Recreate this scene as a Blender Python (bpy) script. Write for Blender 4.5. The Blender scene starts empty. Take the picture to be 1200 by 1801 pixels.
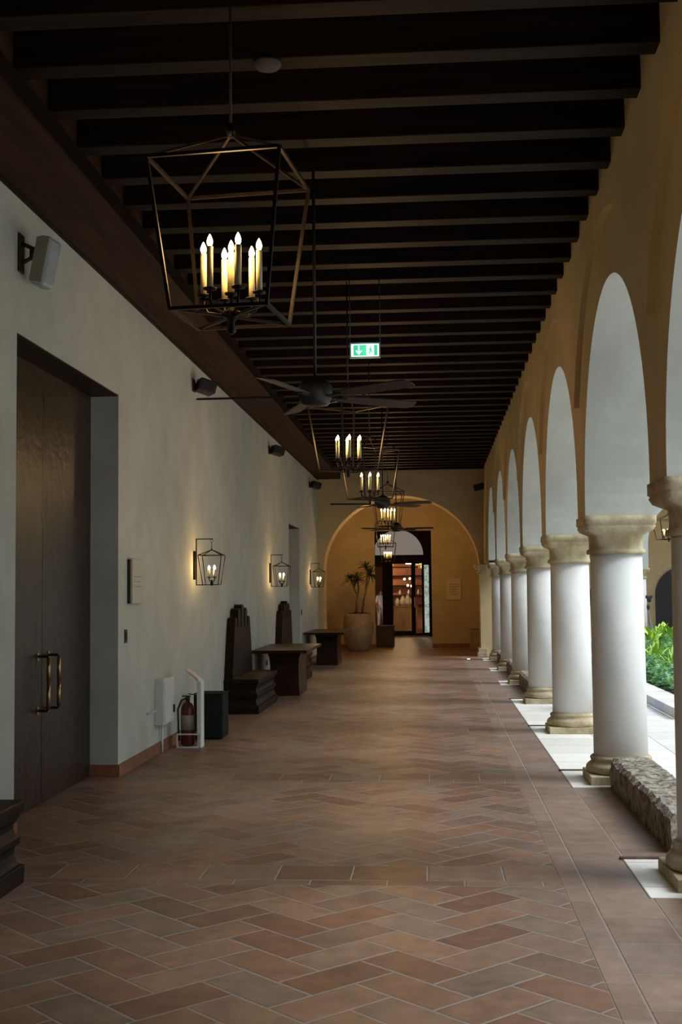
import bpy, bmesh, math, random
from mathutils import Vector, Matrix
random.seed(7)
PI = math.pi
S = bpy.context.scene
COL = S.collection

# ------------------------------------------------------------ camera
F_PX, YAW, PITCH, ROLL, EYE = 2169.26, .0740, .0635, .010, 1.6
R = Vector((math.cos(YAW), math.sin(YAW), 0))
Fh = Vector((-math.sin(YAW), math.cos(YAW), 0))
Fw = Fh*math.cos(PITCH) + Vector((0, 0, 1))*math.sin(PITCH)
U = -Fh*math.sin(PITCH) + Vector((0, 0, 1))*math.cos(PITCH)
Rr = R*math.cos(ROLL) - U*math.sin(ROLL)
Ur = R*math.sin(ROLL) + U*math.cos(ROLL)
cam = bpy.data.objects.new('camera', bpy.data.cameras.new('camera'))
COL.objects.link(cam)
cam.matrix_world = Matrix(((Rr.x, Ur.x, -Fw.x, 0), (Rr.y, Ur.y, -Fw.y, 0), (Rr.z, Ur.z, -Fw.z, EYE), (0, 0, 0, 1)))
cam.data.sensor_fit = 'VERTICAL'; cam.data.sensor_height = 36; cam.data.lens = F_PX/1801*36
cam.data.clip_start = .05; cam.data.clip_end = 300
S.camera = cam
# ------------------------------------------------------------ light
SKY = 1.35
EXPOSURE = -0.06
LAMP_C = (1.0, .60, .21)
CH_W, SC_W, BAY_W = 22, 10.0, 70
w = bpy.data.worlds.new('sky'); S.world = w; w.use_nodes = True
bg = w.node_tree.nodes['Background']
bg.inputs['Color'].default_value = (.80, .92, 1.0, 1); bg.inputs['Strength'].default_value = SKY
sun = bpy.data.objects.new('sun', bpy.data.lights.new('sun', 'SUN')); COL.objects.link(sun)
sun.data.energy = 3.2; sun.data.angle = math.radians(30); sun.data.color = (.93, .97, 1.0)
sun.rotation_euler = (Vector((.85, -.22, .95)).to_track_quat('Z', 'Y')).to_euler()
S.view_settings.view_transform = 'Standard'; S.view_settings.look = 'None'
S.view_settings.gamma = 1; S.view_settings.exposure = EXPOSURE
S.view_settings.use_curve_mapping = False

# ------------------------------------------------------------ materials
class NT:
    def __init__(s, name):
        s.m = bpy.data.materials.new(name); s.m.use_nodes = True
        s.t = s.m.node_tree; s.b = s.t.nodes['Principled BSDF']
    def n(s, typ, **kw):
        nd = s.t.nodes.new(typ)
        for k, v in kw.items(): setattr(nd, k, v)
        return nd
    def l(s, a, b): s.t.links.new(a, b)
    def M(s, op, a, b=0.0, c=None):
        nd = s.n('ShaderNodeMath', operation=op)
        for i, v in enumerate([a, b] + ([c] if c is not None else [])):
            if isinstance(v, (int, float)): nd.inputs[i].default_value = v
            else: s.l(v, nd.inputs[i])
        return nd.outputs[0]
    def pos(s):
        if not hasattr(s, '_p'): s._p = s.n('ShaderNodeNewGeometry').outputs['Position']
        return s._p
    def obj(s):
        if not hasattr(s, '_o'): s._o = s.n('ShaderNodeTexCoord').outputs['Object']
        return s._o
    def noise(s, scale, detail=4, vec=None, rough=.6):
        nd = s.n('ShaderNodeTexNoise'); nd.inputs['Scale'].default_value = scale
        nd.inputs['Detail'].default_value = detail; nd.inputs['Roughness'].default_value = rough
        s.l(vec or s.pos(), nd.inputs['Vector']); return nd.outputs['Fac']
    def mapped(s, scale, vec=None):
        nd = s.n('ShaderNodeMapping'); nd.inputs['Scale'].default_value = scale
        s.l(vec or s.pos(), nd.inputs['Vector']); return nd.outputs[0]
    def ramp(s, fac, stops):
        nd = s.n('ShaderNodeValToRGB'); e = nd.color_ramp.elements
        while len(e) < len(stops): e.new(.5)
        for i, (p, c) in enumerate(stops):
            e[i].position = p; e[i].color = (*c, 1)
        s.l(fac, nd.inputs['Fac']); return nd.outputs['Color']
    def mix(s, fac, a, b, mode='MIX'):
        nd = s.n('ShaderNodeMix', data_type='RGBA', blend_type=mode)
        for i, v in ((0, fac), (6, a), (7, b)):
            if isinstance(v, (int, float)): nd.inputs[i].default_value = v
            elif isinstance(v, tuple): nd.inputs[i].default_value = (*v, 1)
            else: s.l(v, nd.inputs[i])
        return nd.outputs[2]
    def bump(s, h, strength=.3, dist=.01):
        nd = s.n('ShaderNodeBump'); nd.inputs['Strength'].default_value = strength
        nd.inputs['Distance'].default_value = dist; s.l(h, nd.inputs['Height'])
        s.l(nd.outputs['Normal'], s.b.inputs['Normal'])
    def col(s, c):
        if isinstance(c, tuple): s.b.inputs['Base Color'].default_value = (*c, 1)
        else: s.l(c, s.b.inputs['Base Color'])
        return s
    def set(s, rough=.6, metal=0, spec=None):
        s.b.inputs['Roughness'].default_value = rough; s.b.inputs['Metallic'].default_value = metal
        if spec is not None: s.b.inputs['Specular IOR Level'].default_value = spec
        return s

def noisy(name, c1, c2, scale=8, rough=.7, metal=0, bump=.2, bscale=None, dist=.005, stretch=None, obj=False, lo=.35, hi=.65, spec=None):
    t = NT(name); v = t.obj() if obj else t.pos()
    if stretch: v = t.mapped(stretch, v)
    n1 = t.noise(scale, 5, v)
    t.col(t.ramp(n1, [(lo, c1), (hi, c2)])); t.set(rough, metal, spec)
    if bump: t.bump(t.noise(bscale or scale*4, 6, v), bump, dist)
    return t.m

PLASTER = (.58, .60, .555)
def plaster_mat(name, base):
    t = NT(name)
    n1 = t.noise(.55, 5); n2 = t.noise(2.3, 6)
    a = t.ramp(n1, [(.35, tuple(c*.86 for c in base)), (.65, base)])
    b = t.ramp(n2, [(.38, (.90, .895, .88)), (.6, (1, 1, 1))])
    t.col(t.mix(1.0, a, b, 'MULTIPLY')); t.set(.85, 0, .25)
    t.bump(t.M('ADD', t.M('MULTIPLY', t.noise(1.4, 3), 3.0), t.noise(14, 6)), .22, .012)
    return t.m
M_PLASTER = plaster_mat('plaster', PLASTER)
M_TAN = plaster_mat('tan_plaster', (.63, .50, .30))
M_PAINT = noisy('column_paint', (.68, .68, .66), (.75, .75, .73), 3, .7, bump=.1, bscale=20)
M_STONE = noisy('limestone', (.34, .27, .15), (.56, .48, .32), 6, .85, bump=.6, bscale=28, dist=.012)
M_STUB = noisy('rough_stone', (.11, .08, .05), (.46, .42, .35), 16, .95, bump=1.0, bscale=26, dist=.03)
M_BEAM = noisy('dark_beam', (.007, .004, .0025), (.017, .010, .006), 3, .55, bump=.3, bscale=10, stretch=(.4, 6, 6), spec=.08)
M_BOX = noisy('wall_beam_wood', (.028, .013, .008), (.060, .029, .016), 2.2, .7, bump=.3, bscale=10, stretch=(6, .4, 6), spec=.08)
M_BOARD = noisy('ceiling_board', (.010, .006, .004), (.02, .012, .008), 3, .7, stretch=(6, .4, 6), spec=.08)
M_WOOD = noisy('bench_wood', (.010, .006, .004), (.024, .014, .009), 4, .45, bump=.25, stretch=(6, .6, 6), spec=.08)
M_TABLE = noisy('table_wood', (.022, .010, .007), (.045, .022, .013), 4, .35, bump=.15, stretch=(6, .6, 6), spec=.08)
M_IRON = noisy('dark_iron', (.012, .008, .006), (.024, .016, .011), 30, .42, .6, bump=.1, obj=True)
M_FAN = noisy('fan_brown', (.012, .009, .007), (.022, .016, .012), 10, .45, .1, obj=True)
M_BRASS = noisy('brass', (.42, .28, .10), (.60, .42, .18), 30, .3, 1, bump=.05)
M_BLACK = noisy('black_plastic', (.012, .012, .012), (.022, .022, .022), 30, .5, bump=.05)
M_BIN = noisy('dark_green_fabric', (.010, .016, .014), (.018, .026, .022), 30, .8, bump=.1, spec=.08)
M_WHITE = noisy('white_enamel', (.66, .68, .68), (.74, .75, .75), 10, .4, bump=0)
M_GREYBOX = noisy('speaker_white', (.30, .34, .38), (.38, .42, .46), 10, .5, bump=0)
M_RED = noisy('extinguisher_red', (.085, .008, .007), (.13, .012, .009), 10, .3, bump=0)
M_REDINK = noisy('red_ink', (.5, .03, .02), (.55, .04, .03), 10, .6, bump=0)
M_GREYINK = noisy('grey_ink', (.25, .24, .2), (.3, .28, .24), 10, .8, bump=0)
M_TERRA = noisy('terracotta_skirting', (.20, .075, .038), (.32, .13, .07), 9, .6, bump=.2)
M_STRIP = noisy('strip_wood', (.05, .03, .02), (.12, .075, .045), 12, .8)
M_POT = noisy('clay_pot', (.30, .23, .17), (.40, .32, .24), 5, .85, bump=.2)
M_POTDARK = noisy('dark_planter', (.045, .038, .032), (.08, .066, .056), 5, .8)
M_SOIL = noisy('soil', (.03, .02, .014), (.08, .055, .04), 20, .95, bump=1, dist=.04)
M_TRUNK = noisy('palm_trunk', (.10, .075, .05), (.19, .15, .11), 14, .9, bump=.6)
M_LEAFD = noisy('palm_leaf', (.02, .05, .012), (.05, .10, .025), 6, .5, bump=0)
M_LEAF1 = noisy('fern_leaf', (.10, .30, .06), (.26, .55, .12), 4, .5, bump=0)
M_LEAF2 = noisy('blue_green_leaf', (.12, .32, .16), (.30, .52, .30), 4, .5, bump=0)
M_LEAF3 = noisy('lime_leaf', (.30, .55, .05), (.55, .75, .12), 4, .5, bump=0)
M_DARKWOOD = noisy('door_frame_wood', (.022, .013, .008), (.04, .024, .015), 5, .5, stretch=(6, 6, .6), spec=.08)
M_SHOPWALL = noisy('shop_wall', (.36, .10, .04), (.50, .16, .06), 2, .7, bump=0)
M_SHOPFLOOR = noisy('shop_floor', (.12, .05, .03), (.18, .08, .05), 3, .4, bump=0)
M_COUNTER = noisy('counter_oak', (.36, .19, .06), (.50, .28, .10), 4, .45, stretch=(6, 6, .6))
M_ORANGE = noisy('orange_panel', (.36, .11, .04), (.48, .17, .06), 3, .6, bump=0)
M_CREAM = noisy('cream_ceramic', (.70, .60, .38), (.80, .72, .50), 8, .3, bump=0)
M_SKIN = noisy('skin', (.42, .24, .16), (.48, .28, .19), 10, .6, bump=0)
M_HAIR = noisy('black_hair', (.01, .008, .007), (.02, .015, .012), 30, .5, bump=0)
M_CLOTH = noisy('white_cloth', (.62, .64, .72), (.72, .74, .80), 8, .8, bump=.1)
M_BRONZE = noisy('dark_bronze', (.02, .02, .02), (.05, .05, .045), 12, .5, .3)
M_GREYTRUNK = noisy('grey_trunk', (.12, .12, .11), (.25, .25, .22), 12, .9)
M_CANDLE = noisy('candle_sleeve', (.62, .52, .30), (.70, .60, .36), 10, .5, bump=0)
M_CUP = noisy('plaque_plate', (.50, .48, .40), (.56, .54, .46), 10, .6, bump=0)
M_PLAQUE2 = noisy('sandstone_plaque', (.62, .50, .34), (.68, .56, .38), 10, .7, bump=.1)

def emis(name, c, s, base=(.8, .8, .8)):
    t = NT(name); t.col(base); t.set(.5)
    t.b.inputs['Emission Color'].default_value = (*c, 1); t.b.inputs['Emission Strength'].default_value = s
    return t.m
M_BULB = emis('bulb_glow', (1, .72, .34), 22)
M_BLIND = emis('lunette_panel', (.9, .85, .82), .16, (.72, .68, .66))
M_EXITG = emis('exit_green', (.05, .55, .28), 1.1, (.02, .3, .15))
M_EXITW = emis('exit_white', (.75, 1, .92), 1.5)
M_DOWNL = emis('downlight_glow', (1, .86, .6), 14)
M_UPL = emis('uplight_glow', (1, .85, .6), 10)
def garden_glass():
    t = NT('daylit_window_pane'); c = t.ramp(t.noise(7, 4), [(.3, (.25, .38, .28)), (.45, (.55, .66, .60)), (.6, (.16, .26, .14)), (.75, (.75, .82, .85))])
    t.col((.3, .3, .3)); t.l(c, t.b.inputs['Emission Color']); t.b.inputs['Emission Strength'].default_value = .75; return t.m
M_DAYPANE = garden_glass()
def glass_mat():
    t = NT('door_glass'); nt = t.t
    g = t.n('ShaderNodeBsdfGlossy'); g.inputs['Roughness'].default_value = .02
    tr = t.n('ShaderNodeBsdfTransparent'); mx = t.n('ShaderNodeMixShader'); mx.inputs[0].default_value = .06
    t.l(tr.outputs[0], mx.inputs[1]); t.l(g.outputs[0], mx.inputs[2])
    out = [n for n in nt.nodes if n.type == 'OUTPUT_MATERIAL'][0]; t.l(mx.outputs[0], out.inputs[0]); return t.m
M_GLASS = glass_mat()

def door_mat():
    t = NT('plank_door'); p = t.mapped((1, 1, 1))
    sx = t.n('ShaderNodeSeparateXYZ'); t.l(t.pos(), sx.inputs[0])
    y = t.M('DIVIDE', sx.outputs[1], .224); fr = t.M('FRACT', y); d = t.M('MINIMUM', fr, t.M('SUBTRACT', 1.0, fr))
    gap = t.M('GREATER_THAN', d, .03)
    g = t.noise(5, 5, t.mapped((6, 6, .5)))
    c = t.ramp(g, [(.3, (.020, .012, .007)), (.7, (.050, .029, .017))])
    t.col(t.mix(gap, (.012, .008, .006), c)); t.set(.36, 0, .3)
    t.bump(t.M('ADD', t.M('MULTIPLY', gap, .5), t.M('ADD', t.M('MULTIPLY', t.noise(9, 2), 1.4), t.M('MULTIPLY', t.noise(40, 3), .25))), .45, .010); return t.m
M_DOOR = door_mat()

def brick_colour(t, idv, pale=False):
    wn = t.n('ShaderNodeTexWhiteNoise', noise_dimensions='2D'); t.l(idv, wn.inputs['Vector'])
    c = t.ramp(wn.outputs['Value'], [(0, (.205, .105, .068)), (.3, (.27, .145, .092)), (.55, (.31, .185, .125)), (.8, (.26, .185, .145)), (1, (.20, .105, .072))])
    if pale: c = t.mix(.32, c, (.40, .31, .265))
    n = t.ramp(t.noise(9, 6), [(.3, (.72, .72, .72)), (.7, (1.12, 1.1, 1.06))])
    c = t.mix(1.0, c, n, 'MULTIPLY')
    st = t.ramp(t.noise(1.1, 4), [(.35, (.66, .65, .66)), (.65, (.92, .88, .83))])
    return t.mix(1.0, c, st, 'MULTIPLY')
def finish_brick(t, edge, gw, idv, grout=(.24, .21, .175), pale=False):
    m = t.n('ShaderNodeMapRange'); m.inputs['From Min'].default_value = gw*.5; m.inputs['From Max'].default_value = gw*1.3
    t.l(edge, m.inputs['Value'])
    t.col(t.mix(m.outputs[0], grout, brick_colour(t, idv, pale)))
    t.l(t.ramp(t.noise(5, 4), [(.3, (.40,)*3), (.7, (.56,)*3)]), t.b.inputs['Roughness'])
    wn = t.n('ShaderNodeTexWhiteNoise', noise_dimensions='2D'); t.l(idv, wn.inputs['Vector'])
    h = t.M('ADD', m.outputs[0], t.M('ADD', t.M('MULTIPLY', t.noise(10, 3), .3), t.M('MULTIPLY', wn.outputs['Value'], .3)))
    t.bump(h, .6, .006)
def herringbone():
    t = NT('herringbone_brick'); W = .2235
    sx = t.n('ShaderNodeSeparateXYZ'); t.l(t.pos(), sx.inputs[0]); x, y = sx.outputs[0], sx.outputs[1]
    q = math.sqrt(.5)
    u = t.M('DIVIDE', t.M('SUBTRACT', t.M('MULTIPLY', t.M('ADD', x, y), q), 3.61), W)
    v = t.M('DIVIDE', t.M('SUBTRACT', t.M('MULTIPLY', t.M('SUBTRACT', y, x), q), 3.42), W)
    i, j = t.M('FLOOR', u), t.M('FLOOR', v); fu, fv = t.M('FRACT', u), t.M('FRACT', v)
    k = t.M('FLOORED_MODULO', t.M('SUBTRACT', i, j), 4.0)
    horiz = t.M('LESS_THAN', k, 1.5); k1 = t.M('COMPARE', k, 1.0, .1); k2 = t.M('COMPARE', k, 2.0, .1)
    # id
    ix = t.M('SUBTRACT', i, t.M('MULTIPLY', horiz, k1)); jy = t.M('SUBTRACT', j, k2)
    cx = t.n('ShaderNodeCombineXYZ'); t.l(ix, cx.inputs[0]); t.l(jy, cx.inputs[1])
    # local coords: along 0..2, across 0..1
    al = t.M('ADD', t.M('MULTIPLY', horiz, t.M('ADD', fu, k1)), t.M('MULTIPLY', t.M('SUBTRACT', 1.0, horiz), t.M('ADD', fv, k2)))
    ac = t.M('ADD', t.M('MULTIPLY', horiz, fv), t.M('MULTIPLY', t.M('SUBTRACT', 1.0, horiz), fu))
    e = t.M('MINIMUM', t.M('MINIMUM', al, t.M('SUBTRACT', 2.0, al)), t.M('MINIMUM', ac, t.M('SUBTRACT', 1.0, ac)))
    finish_brick(t, e, .032, cx.outputs[0]); return t.m
def gridbrick(name, wx, wy, ox, oy, stagger=0.0, cols=None, pale=False):
    t = NT(name)
    sx = t.n('ShaderNodeSeparateXYZ'); t.l(t.pos(), sx.inputs[0])
    u = t.M('DIVIDE', t.M('SUBTRACT', sx.outputs[0], ox), wx); i = t.M('FLOOR', u)
    v = t.M('ADD', t.M('DIVIDE', t.M('SUBTRACT', sx.outputs[1], oy), wy), t.M('MULTIPLY', i, stagger)); j = t.M('FLOOR', v)
    fu, fv = t.M('FRACT', u), t.M('FRACT', v)
    e = t.M('MINIMUM', t.M('MULTIPLY', t.M('MINIMUM', fu, t.M('SUBTRACT', 1.0, fu)), wx), t.M('MULTIPLY', t.M('MINIMUM', fv, t.M('SUBTRACT', 1.0, fv)), wy))
    cx = t.n('ShaderNodeCombineXYZ'); t.l(i, cx.inputs[0]); t.l(j, cx.inputs[1])
    if cols is None: finish_brick(t, e, .0055, cx.outputs[0], pale=pale)
    else:
        m = t.n('ShaderNodeMapRange'); m.inputs['From Min'].default_value = .002; m.inputs['From Max'].default_value = .008
        t.l(e, m.inputs['Value'])
        wn = t.n('ShaderNodeTexWhiteNoise', noise_dimensions='2D'); t.l(cx.outputs[0], wn.inputs['Vector'])
        c = t.ramp(t.M('ADD', t.M('MULTIPLY', wn.outputs['Value'], .4), t.M('MULTIPLY', t.noise(9, 6), .6)), [(.25, cols[0]), (.7, cols[1])])
        t.col(t.mix(m.outputs[0], tuple(k*.55 for k in cols[0]), c)); t.set(.7)
        t.bump(t.M('ADD', m.outputs[0], t.M('MULTIPLY', t.noise(30, 5), .4)), .5, .006)
    return t.m
M_HERR = herringbone()
M_BAND = gridbrick('band_brick', .4235, .36, -1.325, 6.92)
M_THIN = gridbrick('thin_band_brick', .4235, .12, -1.12, 6.80)
M_SOLD = gridbrick('border_brick', .125, .44, .67, 5.62, pale=True)
M_SIDE = gridbrick('side_tile', .31, .445, .795, 5.30, .4, pale=True)
M_PAVE = gridbrick('pale_stone_paving', .60, .60, 1.09, .2, .5, ((.66, .64, .58), (.84, .82, .77)))

# ------------------------------------------------------------ mesh helpers
def new(): return bmesh.new()
def box(bm, x0, x1, y0, y1, z0, z1, mat=None):
    vs = [bm.verts.new(p) for p in ((x0, y0, z0), (x1, y0, z0), (x1, y1, z0), (x0, y1, z0), (x0, y0, z1), (x1, y0, z1), (x1, y1, z1), (x0, y1, z1))]
    if mat is not None:
        for v in vs: v.co = mat @ v.co
    for f in ((3, 2, 1, 0), (4, 5, 6, 7), (0, 1, 5, 4), (1, 2, 6, 5), (2, 3, 7, 6), (3, 0, 4, 7)): bm.faces.new([vs[i] for i in f])
    return vs
def quad(bm, a, b, c, d):
    return bm.faces.new([bm.verts.new(p) for p in (a, b, c, d)])
def frame_of(d):
    d = d.normalized(); a = Vector((0, 0, 1)) if abs(d.z) < .9 else Vector((1, 0, 0))
    u = d.cross(a).normalized(); return u, d.cross(u).normalized()
def tube(bm, pts, r, n=8, cap=True, square=False):
    pts = [Vector(p) for p in pts]; rs = r if isinstance(r, (list, tuple)) else [r]*len(pts)
    rings = []; u = None
    for i, p in enumerate(pts):
        d = (pts[min(i+1, len(pts)-1)] - pts[max(i-1, 0)]).normalized()
        if u is None: u, v = frame_of(d)
        else:
            u = (u - d*u.dot(d)).normalized(); v = d.cross(u)
        k = 4 if square else n; off = PI/4 if square else 0; rr = rs[i]*(1.414 if square else 1)
        rings.append([bm.verts.new(p + (u*math.cos(off+2*PI*a/k) + v*math.sin(off+2*PI*a/k))*rr) for a in range(k)])
    for A, B in zip(rings, rings[1:]):
        for a in range(len(A)):
            f = bm.faces.new((A[a], A[(a+1) % len(A)], B[(a+1) % len(A)], B[a])); f.smooth = not square
    if cap:
        bm.faces.new(rings[0][::-1]); bm.faces.new(rings[-1])
def bar(bm, a, b, r): tube(bm, [a, b], r, square=True)
def lathe(bm, prof, c=(0, 0, 0), n=32, smooth=True, rot=0, sq=None):
    """prof list of (r,z); sq: list of squareness 0..1 per point (square cross-section blend)"""
    rings = []
    for q, (r, z) in enumerate(prof):
        ring = []
        for a in range(n):
            t = 2*PI*a/n + rot; k = 1
            if sq:
                s_ = sq[q]; sqr = 1/max(abs(math.cos(t)), abs(math.sin(t))); k = 1 + (sqr-1)*s_
            ring.append(bm.verts.new((c[0]+r*k*math.cos(t), c[1]+r*k*math.sin(t), c[2]+z)))
        rings.append(ring)
    for A, B in zip(rings, rings[1:]):
        for a in range(n):
            f = bm.faces.new((A[a], A[(a+1) % n], B[(a+1) % n], B[a])); f.smooth = smooth
    bm.faces.new(rings[0][::-1]); bm.faces.new(rings[-1])
def prism(bm, poly, axis, a0, a1):
    """extrude polygon along axis ('x': poly=(y,z); 'y': (x,z); 'z': (x,y))"""
    def P(p, a): return {'x': (a, p[0], p[1]), 'y': (p[0], a, p[1]), 'z': (p[0], p[1], a)}[axis]
    A = [bm.verts.new(P(p, a0)) for p in poly]; B = [bm.verts.new(P(p, a1)) for p in poly]
    n = len(poly)
    for i in range(n): bm.faces.new((A[i], A[(i+1) % n], B[(i+1) % n], B[i]))
    bm.faces.new(A[::-1]); bm.faces.new(B)
def obj(name, bm, mat, parent=None, bevel=0, merge=True, recalc=True):
    if merge: bmesh.ops.remove_doubles(bm, verts=bm.verts, dist=1e-5)
    if recalc: bmesh.ops.recalc_face_normals(bm, faces=bm.faces)
    me = bpy.data.meshes.new(name); bm.to_mesh(me); bm.free()
    for m in (mat if isinstance(mat, list) else [mat]): me.materials.append(m)
    o = bpy.data.objects.new(name, me); COL.objects.link(o)
    if parent: o.parent = parent
    if bevel:
        b = o.modifiers.new('bevel', 'BEVEL'); b.width = bevel; b.segments = 2; b.limit_method = 'ANGLE'
    return o
def tag(o, label, cat, group=None):
    o['label'] = label; o['category'] = cat
    if group: o['group'] = group
    return o
def thing(name, label, cat, loc=(0, 0, 0), rz=0, group=None):
    o = bpy.data.objects.new(name, None); COL.objects.link(o); o.empty_display_size = .1
    o.location = loc; o.rotation_euler = (0, 0, rz); return tag(o, label, cat, group)
def struct(name, bm, mat, parent=None, **k):
    o = obj(name, bm, mat, parent, **k); o['kind'] = 'structure'; return o
def copy_tree(o, parent=None):
    c = o.copy(); COL.objects.link(c)
    if parent: c.parent = parent
    for ch in list(o.children): copy_tree(ch, c)
    return c
def place(proto, first, loc, rz, label, group=None, scale=None):
    o = proto if first else copy_tree(proto)
    o.location = loc; o.rotation_euler = (0, 0, rz); o['label'] = label
    if group: o['group'] = group
    if scale: o.scale = (scale,)*3
    return o
def lamp(name, parent, loc, watts, radius=.08, color=LAMP_C):
    l = bpy.data.lights.new(name, 'POINT'); l.energy = watts; l.color = color; l.shadow_soft_size = radius
    o = bpy.data.objects.new(name, l); COL.objects.link(o); o.parent = parent; o.location = loc; return o

# ------------------------------------------------------------ dimensions
XL, XP, XR, XO = -2.762, 1.21, 1.255, 1.80       # left wall, spandrel face, arch face, courtyard face
ZB, ZJ, ZT = 4.28, 4.41, 4.72
C0, CS = 6.95, 3.556
YA, YA2, YE, YD = 29.6, 30.4, 34.3, 42.27
NC = 7
cols = [C0 + CS*k for k in range(-2, NC)]
def ranges(y0, y1, holes):
    out = []; c = y0
    for a, b in holes:
        out.append((c, a)); c = b
    out.append((c, y1)); return out

# ------------------------------------------------------------ floor
fm = [M_HERR, M_BAND, M_THIN, M_SOLD, M_SIDE]
bm = new()
def patch(x0, x1, y0, y1, mi, z=0):
    f = quad(bm, (x0, y0, z), (x1, y0, z), (x1, y1, z), (x0, y1, z)); f.material_index = mi
Y0 = -5.0
bands = [C0 + CS*k for k in range(-3, NC)]
prev = Y0
for b in bands:
    y0, y1, y2 = b-.15, b-.03, b+.33
    if y0 > prev: patch(XL-.4, .67, prev, y0, 0)
    patch(XL-.4, .67, y0, y1, 2); patch(XL-.4, .67, y1, y2, 1); prev = y2
patch(XL-.4, .67, prev, YA, 0)
patch(.67, .795, Y0, YA, 3); patch(.795, 1.80, Y0, YA, 4)
patch(XL-.9, 1.80, YA, YD+.0, 0)
floor = struct('floor', bm, fm, merge=False, recalc=False)
# pale stone slabs under the columns and in the open bays
bm = new()
STUB_BAYS = [-2, -1, 0, 3, 4, 5]
for k in range(-2, NC):
    y = C0+CS*k
    box(bm, 1.09, XO+.02, y-.38, y+.55, -.05, .004)
    if k not in STUB_BAYS and k < NC-1: box(bm, 1.09, XO+.02, y+.55, y+CS-.38, -.05, .004)
    elif k < NC-1: box(bm, 1.62, XO+.02, y+.55, y+CS-.38, -.05, .004)
struct('stone_paving', bm, M_PAVE, floor)
bm = new(); box(bm, XO+.02, 2.9, -6, 38.3, -.06, .0); box(bm, 2.9, 16, -6, 15.3, -.06, 0); box(bm, 2.9, 16, 36.2, 38.3, -.06, 0); box(bm, 1.8, 16, 38.3, 42.2, -.06, 0.0)
struct('floor_courtyard', bm, M_PAVE)

# ------------------------------------------------------------ walls
def arch_wall(name, piers, halfp, spring, Rr_, ring, face, rec, back, top, capz, mapf, inner=1, ends=(None, None)):
    """piers: sorted centre positions along s. depth axis d. mapf(s,d,z)->xyz"""
    bm = new(); seg = 40
    sam = []                                   # (s, zi, zr)
    def zring(s, c):
        d = abs(s-c); return spring + math.sqrt(max(ring*ring-d*d, 0)) if d < ring else capz
    def zr_all(s):
        return max(zring(s, (a+b)/2) for a, b in zip(piers, piers[1:]))
    s0 = piers[0]-halfp if ends[0] is None else ends[0]; s1 = piers[-1]+halfp if ends[1] is None else ends[1]
    def add(s, zi): sam.append((s, zi, max(zr_all(s), zi+.02)))
    add(s0, capz)
    for a, b in zip(piers, piers[1:]):
        c = (a+b)/2; hw = (b-a)/2-halfp
        for q in range(5): add(a - (halfp if a != piers[0] else a-s0) + (halfp+(halfp if a != piers[0] else a-s0))*q/4*.999, capz)
        for q in range(seg+1):
            t = PI*q/seg; s = c-hw*math.cos(t); add(s, spring+Rr_*math.sin(t))
    for q in range(1, 5): add(piers[-1]-halfp + (s1-piers[-1]+halfp)*q/4, capz)
    P = mapf
    for (sa, za, ra), (sb, zb, rb) in zip(sam, sam[1:]):
        if abs(sb-sa) < 1e-4 and abs(zb-za) < 1e-4: continue
        # soffit / jamb
        quad(bm, P(sa, rec, za), P(sb, rec, zb), P(sb, back, zb), P(sa, back, za))
        if abs(sb-sa) < 1e-4: continue
        for f_ in (quad(bm, P(sa, rec, za), P(sb, rec, zb), P(sb, rec, rb), P(sa, rec, ra)),
                   quad(bm, P(sa, rec, ra), P(sb, rec, rb), P(sb, face, rb), P(sa, face, ra)),
                   quad(bm, P(sa, face, ra), P(sb, face, rb), P(sb, face, top), P(sa, face, top))): f_.material_index = inner
        quad(bm, P(sa, back, za), P(sb, back, zb), P(sb, back, top), P(sa, back, top))
        quad(bm, P(sa, face, top), P(sb, face, top), P(sb, back, top), P(sa, back, top))
    for s, zi, zr in (sam[0], sam[-1]):
        bm.faces.new([bm.verts.new(P(s, d, z)) for d, z in ((rec, zi), (back, zi), (back, top), (face, top), (face, zr), (rec, zr))])
    return struct(name, bm, [M_PLASTER, M_TAN])
HP = .26
arch_wall('wall_right', cols, HP, 2.25, 1.528, 1.98, XP, XR, XO, 5.6, 2.187, lambda s, d, z: (d, s, z), ends=(cols[0]-.3, YA+.01))

# left wall with door opening and niche
D0, D1, DZ = 8.0, 10.68, 3.35
N0, N1, NZ = 23.59, 25.45, 2.90
bm = new()
for a, b in ranges(Y0, YA, [(D0, D1), (N0, N1)]): box(bm, XL-.6, XL, a, b, 0, 4.9)
box(bm, XL-.6, XL, D0, D1, DZ, 4.9); box(bm, XL-.6, XL-.29, D0, D1, 0, DZ)
box(bm, XL-.6, XL, N0, N1, NZ, 4.9); box(bm, XL-.6, XL-.45, N0, N1, 0, NZ)
struct('wall_left', bm, M_PLASTER)
bm = new(); box(bm, XL-.8, XO, Y0-.3, Y0, 0, 4.9); struct('wall_behind', bm, M_PLASTER)
bm = new(); box(bm, XP, XO-.02, Y0, 3.1, 0, 3.9); struct('wall_light_block_right', bm, M_PLASTER)  # unseen wall added beside the camera to block daylight from the foreground

bm = new(); box(bm, XL-.29, XL-.004, D0, D1, DZ-.012, DZ+.001); struct('trim_2', bm, M_DARKWOOD)
bm = new(); box(bm, XL-.45, XL-.004, N0, N1, NZ-.012, NZ+.001); struct('trim_3', bm, M_DARKWOOD)
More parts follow.
